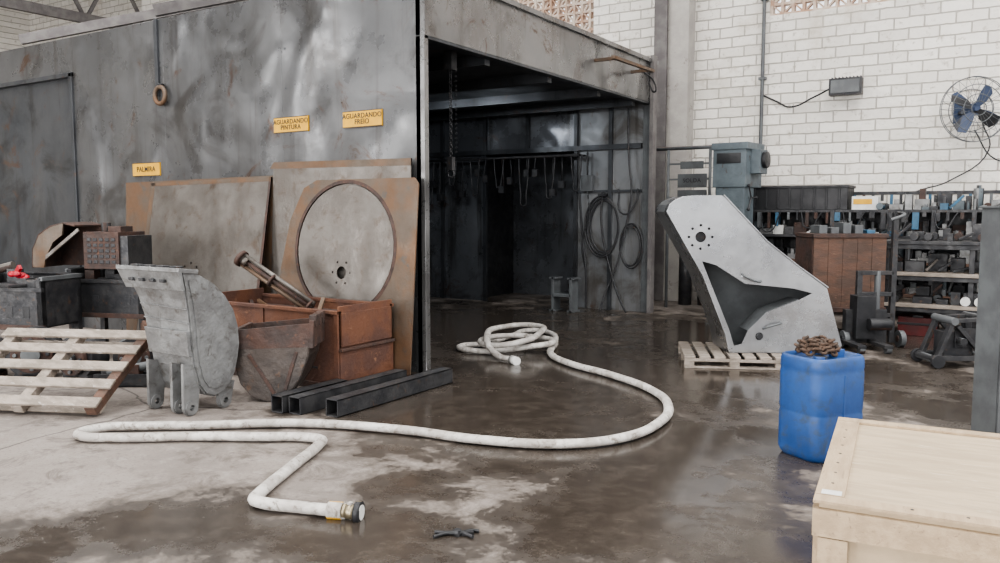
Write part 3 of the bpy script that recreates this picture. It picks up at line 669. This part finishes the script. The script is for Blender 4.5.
for i in range(8):
    xx=1.5+i*.6; g.tube([(xx,Y0-.04,1.58),(xx+.1,Y0-.06,1.2+random.uniform(-.1,.15)),(xx+.3,Y0-.04,1.58)],.01,random.choice([black,blue2,dark]))
g.done(.004)
g=Obj('black_parts_crate',(2.0,7.1,1.62),parent=R_)
g.box((-.72,-.28,0),(.72,.28,.03),black)
for s_ in (-1,1): g.box((-.74,s_*.28-.015,0),(.74,s_*.28+.015,.36),black); g.box((s_*.72-.015,-.28,0),(s_*.72+.015,.28,.36),black)
g.box((-.76,-.31,.33),(.76,.31,.37),black)
for i in range(8): g.box((-.65+i*.18,-.31,.02),(-.62+i*.18,-.28,.35),black)
g.done(.006)
g=Obj('white_carton',(2.98,6.95,1.62),parent=R_); g.box((-.18,-.13,0),(.18,.13,.2),white); g.box((-.16,-.134,.08),(.1,-.128,.16),yellow); g.done(.003)
S_=empty('timber_deck_shelf',(4.45,5.55,0))
g=Obj('shelf_frame',parent=S_)
for xx in (-.95,.0,1.4):
    for yy in (-.3,.3): g.box((xx-.03,yy-.03,0),(xx+.03,yy+.03,1.22),dark)
for z,m in ((.38,wood),(.78,wood),(1.18,dark)): g.box((-1.0,-.38,z),(1.45,.36,z+.045),m); g.box((-1.0,-.36,z-.06),(1.45,-.33,z),dark)
random.seed(21)
for z in (.0,.425,.825,1.225):
    for y0 in (-.28,.0):
        xx=-.9
        while xx<1.2:
            w=random.uniform(.06,.25); h=random.uniform(.05,.17)+(.06 if y0==0 else 0); m=random.choice([dark,grayp,black,rust_d,dark,dark,bluep,steel])
            if z==0 and xx<-.3: xx+=w; continue
            if random.random()<.6: g.box((xx,y0,z),(xx+w,y0+.22,z+h),m)
            elif random.random()<.5: g.cyl((xx+.05,y0,z+.05),(xx+.05,y0+.22,z+.05),.05,m,seg=16)
            else: g.bar((xx,y0,z+.02),(xx+w,y0+.1,z+h),.03,.03,m)
            xx+=w+random.uniform(.01,.06)
g.done(.004)
g=Obj('paper_rolls',(.05,-.34,.425),parent=S_)
for i in range(4): g.cyl((-.1+i*.15,-.04,.06),(-.1+i*.15,.05,.06),.055,white,seg=20); g.cyl((-.1+i*.15,-.043,.06),(-.1+i*.15,-.04,.06),.022,dark,seg=14)
g.done(0)
g=Obj('red_tool_case',(-.45,-.05,0),parent=S_); g.box((-.35,-.2,0),(.1,.2,.24),redd); g.box((-.18,-.22,.24),(-.06,-.2,.27),black); g.box((-.36,-.21,.14),(.11,-.2,.17),black); g.done(.01)

g=Obj('pillar_drill_machine',(1.35,5.95,0),-.1)
g.box((-.35,-.3,0),(.35,.35,.12),bluep); g.cyl((0,.12,.12),(0,.12,2.0),.11,grayp)
g.box((-.28,-.3,1.95),(.22,.35,2.53),bluep); g.box((-.30,-.32,2.5),(.25,.37,2.6),bluep); g.box((.22,-.1,2.15),(.36,.2,2.5),bluep)
g.cyl((-.05,-.2,1.6),(-.05,-.2,1.95),.07,grayp); g.box((-.32,-.35,1.1),(.32,.1,1.18),grayp); g.box((-.24,-.28,1.2),(.2,.1,1.95),bluep)
g.cyl((.36,.05,2.35),(.42,.05,2.35),.12,dark); g.box((-.22,-.31,2.3),(.15,-.3,2.45),dark)
for a in (0,2.1,4.2): g.cyl((.24,-.1,1.8),(.24,-.1+.2*math.cos(a),1.8+.2*math.sin(a)),.012,dark,seg=8); g.sph((.24,-.1+.2*math.cos(a),1.8+.2*math.sin(a)),.025,black)
g.done(.012)
g=Obj('notice_board_stand',(.42,6.5,0))
g.cyl((-.4,.05,0),(-.4,.05,2.6),.025,grayp); g.cyl((.3,.05,0),(.3,.05,2.6),.025,grayp); g.cyl((-.6,.05,2.62),(.95,.05,2.62),.03,grayp)
g.box((-.22,0,1.98),(.26,.03,2.2),wood_b); g.box((-.18,-.006,2.02),(.22,0,2.16),ply)
g.box((-.22,0,1.70),(.26,.03,1.94),wood_b); g.box((-.18,-.006,1.73),(.22,0,1.9),ply); g.box((-.18,0,2.28),(.2,.03,2.4),white)
for z in (1.8,2.1,2.35): g.box((-.4,.03,z),(.3,.06,z+.03),grayp)
g.text('SOLDA',.09,black,T(0.02,-.008,2.09)); g.text('CORTE',.09,black,T(0.02,-.008,1.81)); g.done(0)
g=Obj('oxygen_cylinder',(.15,7.1,0))
g.cyl((0,0,0),(0,0,1.2),.11,dark); g.sph((0,0,1.2),.11,dark); g.cyl((0,0,1.3),(0,0,1.42),.03,brass); g.cyl((.3,.1,0),(.3,.1,1.1),.11,rust_d); g.sph((.3,.1,1.1),.11,rust_d); g.cyl((.3,.1,1.2),(.3,.1,1.32),.03,brass); g.done(0)

g=Obj('wall_floodlight',(2.53,7.6,3.54))
g.box((-.24,-.1,-.12),(.24,.08,.14),dark); g.box((-.21,-.115,-.09),(.21,-.10,.11),grayp); g.box((-.04,.08,-.03),(.04,.24,.03),dark)
for i in range(9): g.box((-.22+i*.053,-.02,.14),(-.205+i*.053,.08,.17),dark)
g.tube([(-.24,0,0),(-.5,.1,-.10),(-.9,.2,-.22),(-1.1,.22,-.12),(-1.33,.22,.0)],.014,black); g.done(.004)
g=Obj('wall_fan',(4.30,7.3,3.05),.45)
g.cyl((0,.45,0),(0,.1,0),.03,dark); g.cyl((0,.2,0),(0,-.02,0),.09,dark); g.cyl((0,-.02,0),(0,-.1,0),.06,fanblue,.03); g.box((-.08,.44,-.15),(.08,.48,.15),dark)
for i in range(4):
    a=i*math.pi/2+.5
    M=Matrix.Rotation(a,4,'Y')@T(0,-.03,0)@Matrix.Rotation(.45,4,'X')
    g.plate([(.04,-.03),(.14,-.09),(.32,-.13),(.38,-.04),(.35,.07),(.2,.07),(.06,.04)],[],.008,fanblue,M)
for R,yy in ((.46,0),(.46,-.05),(.34,-.12),(.2,-.15),(.3,.1),(.1,-.16)): g.ring((0,yy,0),R,.006,grayp,axis=(0,1,0),seg=36)
for i in range(24):
    a=i*math.pi/12; c,s_=math.cos(a),math.sin(a)
    g.tube([(.08*c,-.16,.08*s_),(.2*c,-.15,.2*s_),(.34*c,-.12,.34*s_),(.46*c,-.03,.46*s_),(.30*c,.1,.30*s_),(.09*c,.12,.09*s_)],.0028,grayp,poly=True)
g.done(0)
g=Obj('hanging_wall_cable'); g.tube([(4.4,7.8,2.9),(4.5,7.75,2.5),(4.0,7.75,2.05),(3.5,7.7,1.85),(3.35,7.6,1.6)],.01,black); g.tube([(4.3,7.8,2.8),(4.6,7.7,2.35),(5.3,7.7,2.3)],.01,black); g.done(0)

x,y=W(3.50,5.68)
g=Obj('steel_h_beam_post',(x,y,0),YAW+.2)
g.box((-.10,-.11,0),(-.085,.11,1.62),grayp); g.box((.085,-.11,0),(.10,.11,1.62),grayp); g.box((-.085,-.006,0),(.085,.006,1.62),grayp); g.box((-.12,-.12,1.62),(.12,.12,1.635),grayp); g.box((-.12,-.12,0),(.12,.12,.015),grayp); g.box((-.10,-.11,0),(.10,-.10,1.62),grayp); g.done(.003)
x,y=W(4.72,8.4)
g=Obj('folding_axle_stand',(x,y,0),YAW)
for yy in (-.15,.15):
    g.bar((-.26,yy,.06),(-.1,yy,.48),.07,.04,dark); g.bar((.28,yy,.06),(-.05,yy,.43),.06,.04,dark); g.bar((-.28,yy,.1),(.30,yy,.1),.09,.05,dark); g.bar((-.1,yy,.48),(.22,yy,.50),.06,.04,dark); g.bar((.26,yy,.1),(.22,yy,.50),.06,.04,dark)
for p in ((-.1,.48),(.22,.50),(-.26,.08),(.28,.08),(.0,.27)): g.cyl((p[0],-.2,p[1]),(p[0],.2,p[1]),.04,grayp)
for xx in (-.26,.28):
    for yy in (-.2,.2): g.cyl((xx,yy-.02,.07),(xx,yy+.02,.07),.07,black)
g.box((-.15,-.1,.1),(.15,.1,.36),rust_d); g.box((-.05,-.12,.2),(.2,-.1,.4),dark); g.done(.004)

# ---------------------------------------------------------------- lights
def area(name,loc,target,sx,sy,e,col=(1,1,1)):
    l=bpy.data.lights.new(name,'AREA'); l.shape='RECTANGLE'; l.size=sx; l.size_y=sy; l.energy=e; l.color=col
    o=bpy.data.objects.new(name,l); scene.collection.objects.link(o); o.location=loc
    o.rotation_euler=(Vector(target)-Vector(loc)).to_track_quat('-Z','Y').to_euler(); return o
for i,x in enumerate((-11,-3,5,11)): area('skylight_%d'%i,(x,-3.5,8.55),(x,-3.5,0),1.9,18,1350,(1,.98,.95))
area('front_opening_fill_0',(-12.2,-15.9,2.6),(-12.2,0,2.6),5.4,5,900,(1,.98,.96))  # added area lights in the unseen front openings, bright shapes for the booth steel
area('front_opening_fill_1',(-3.5,-15.9,2.6),(-3.5,0,2.6),4.9,5,900,(1,.98,.96))
area('front_opening_fill_2',(6.2,-15.9,2.6),(6.2,0,2.2),7.4,5,1200,(1,.98,.96))
area('booth_interior_fill',(-2.6,2.9,3.15),(-2.6,4.5,0),1.2,.3,32,(.9,.95,1))  # added fill light that brightens the booth interior
w=bpy.data.worlds.new('World'); scene.world=w; w.use_nodes=True
N=w.node_tree.nodes; bg=N['Background']; bg.inputs['Color'].default_value=(.96,.97,1,1); bg.inputs['Strength'].default_value=1.9

cam=bpy.data.cameras.new('Camera'); co_=bpy.data.objects.new('Camera',cam); scene.collection.objects.link(co_)
cam.sensor_width=36; cam.lens=36*.805; co_.location=(CX,CY,1.6); co_.rotation_euler=(math.radians(85),0,YAW); cam.clip_end=200
scene.camera=co_
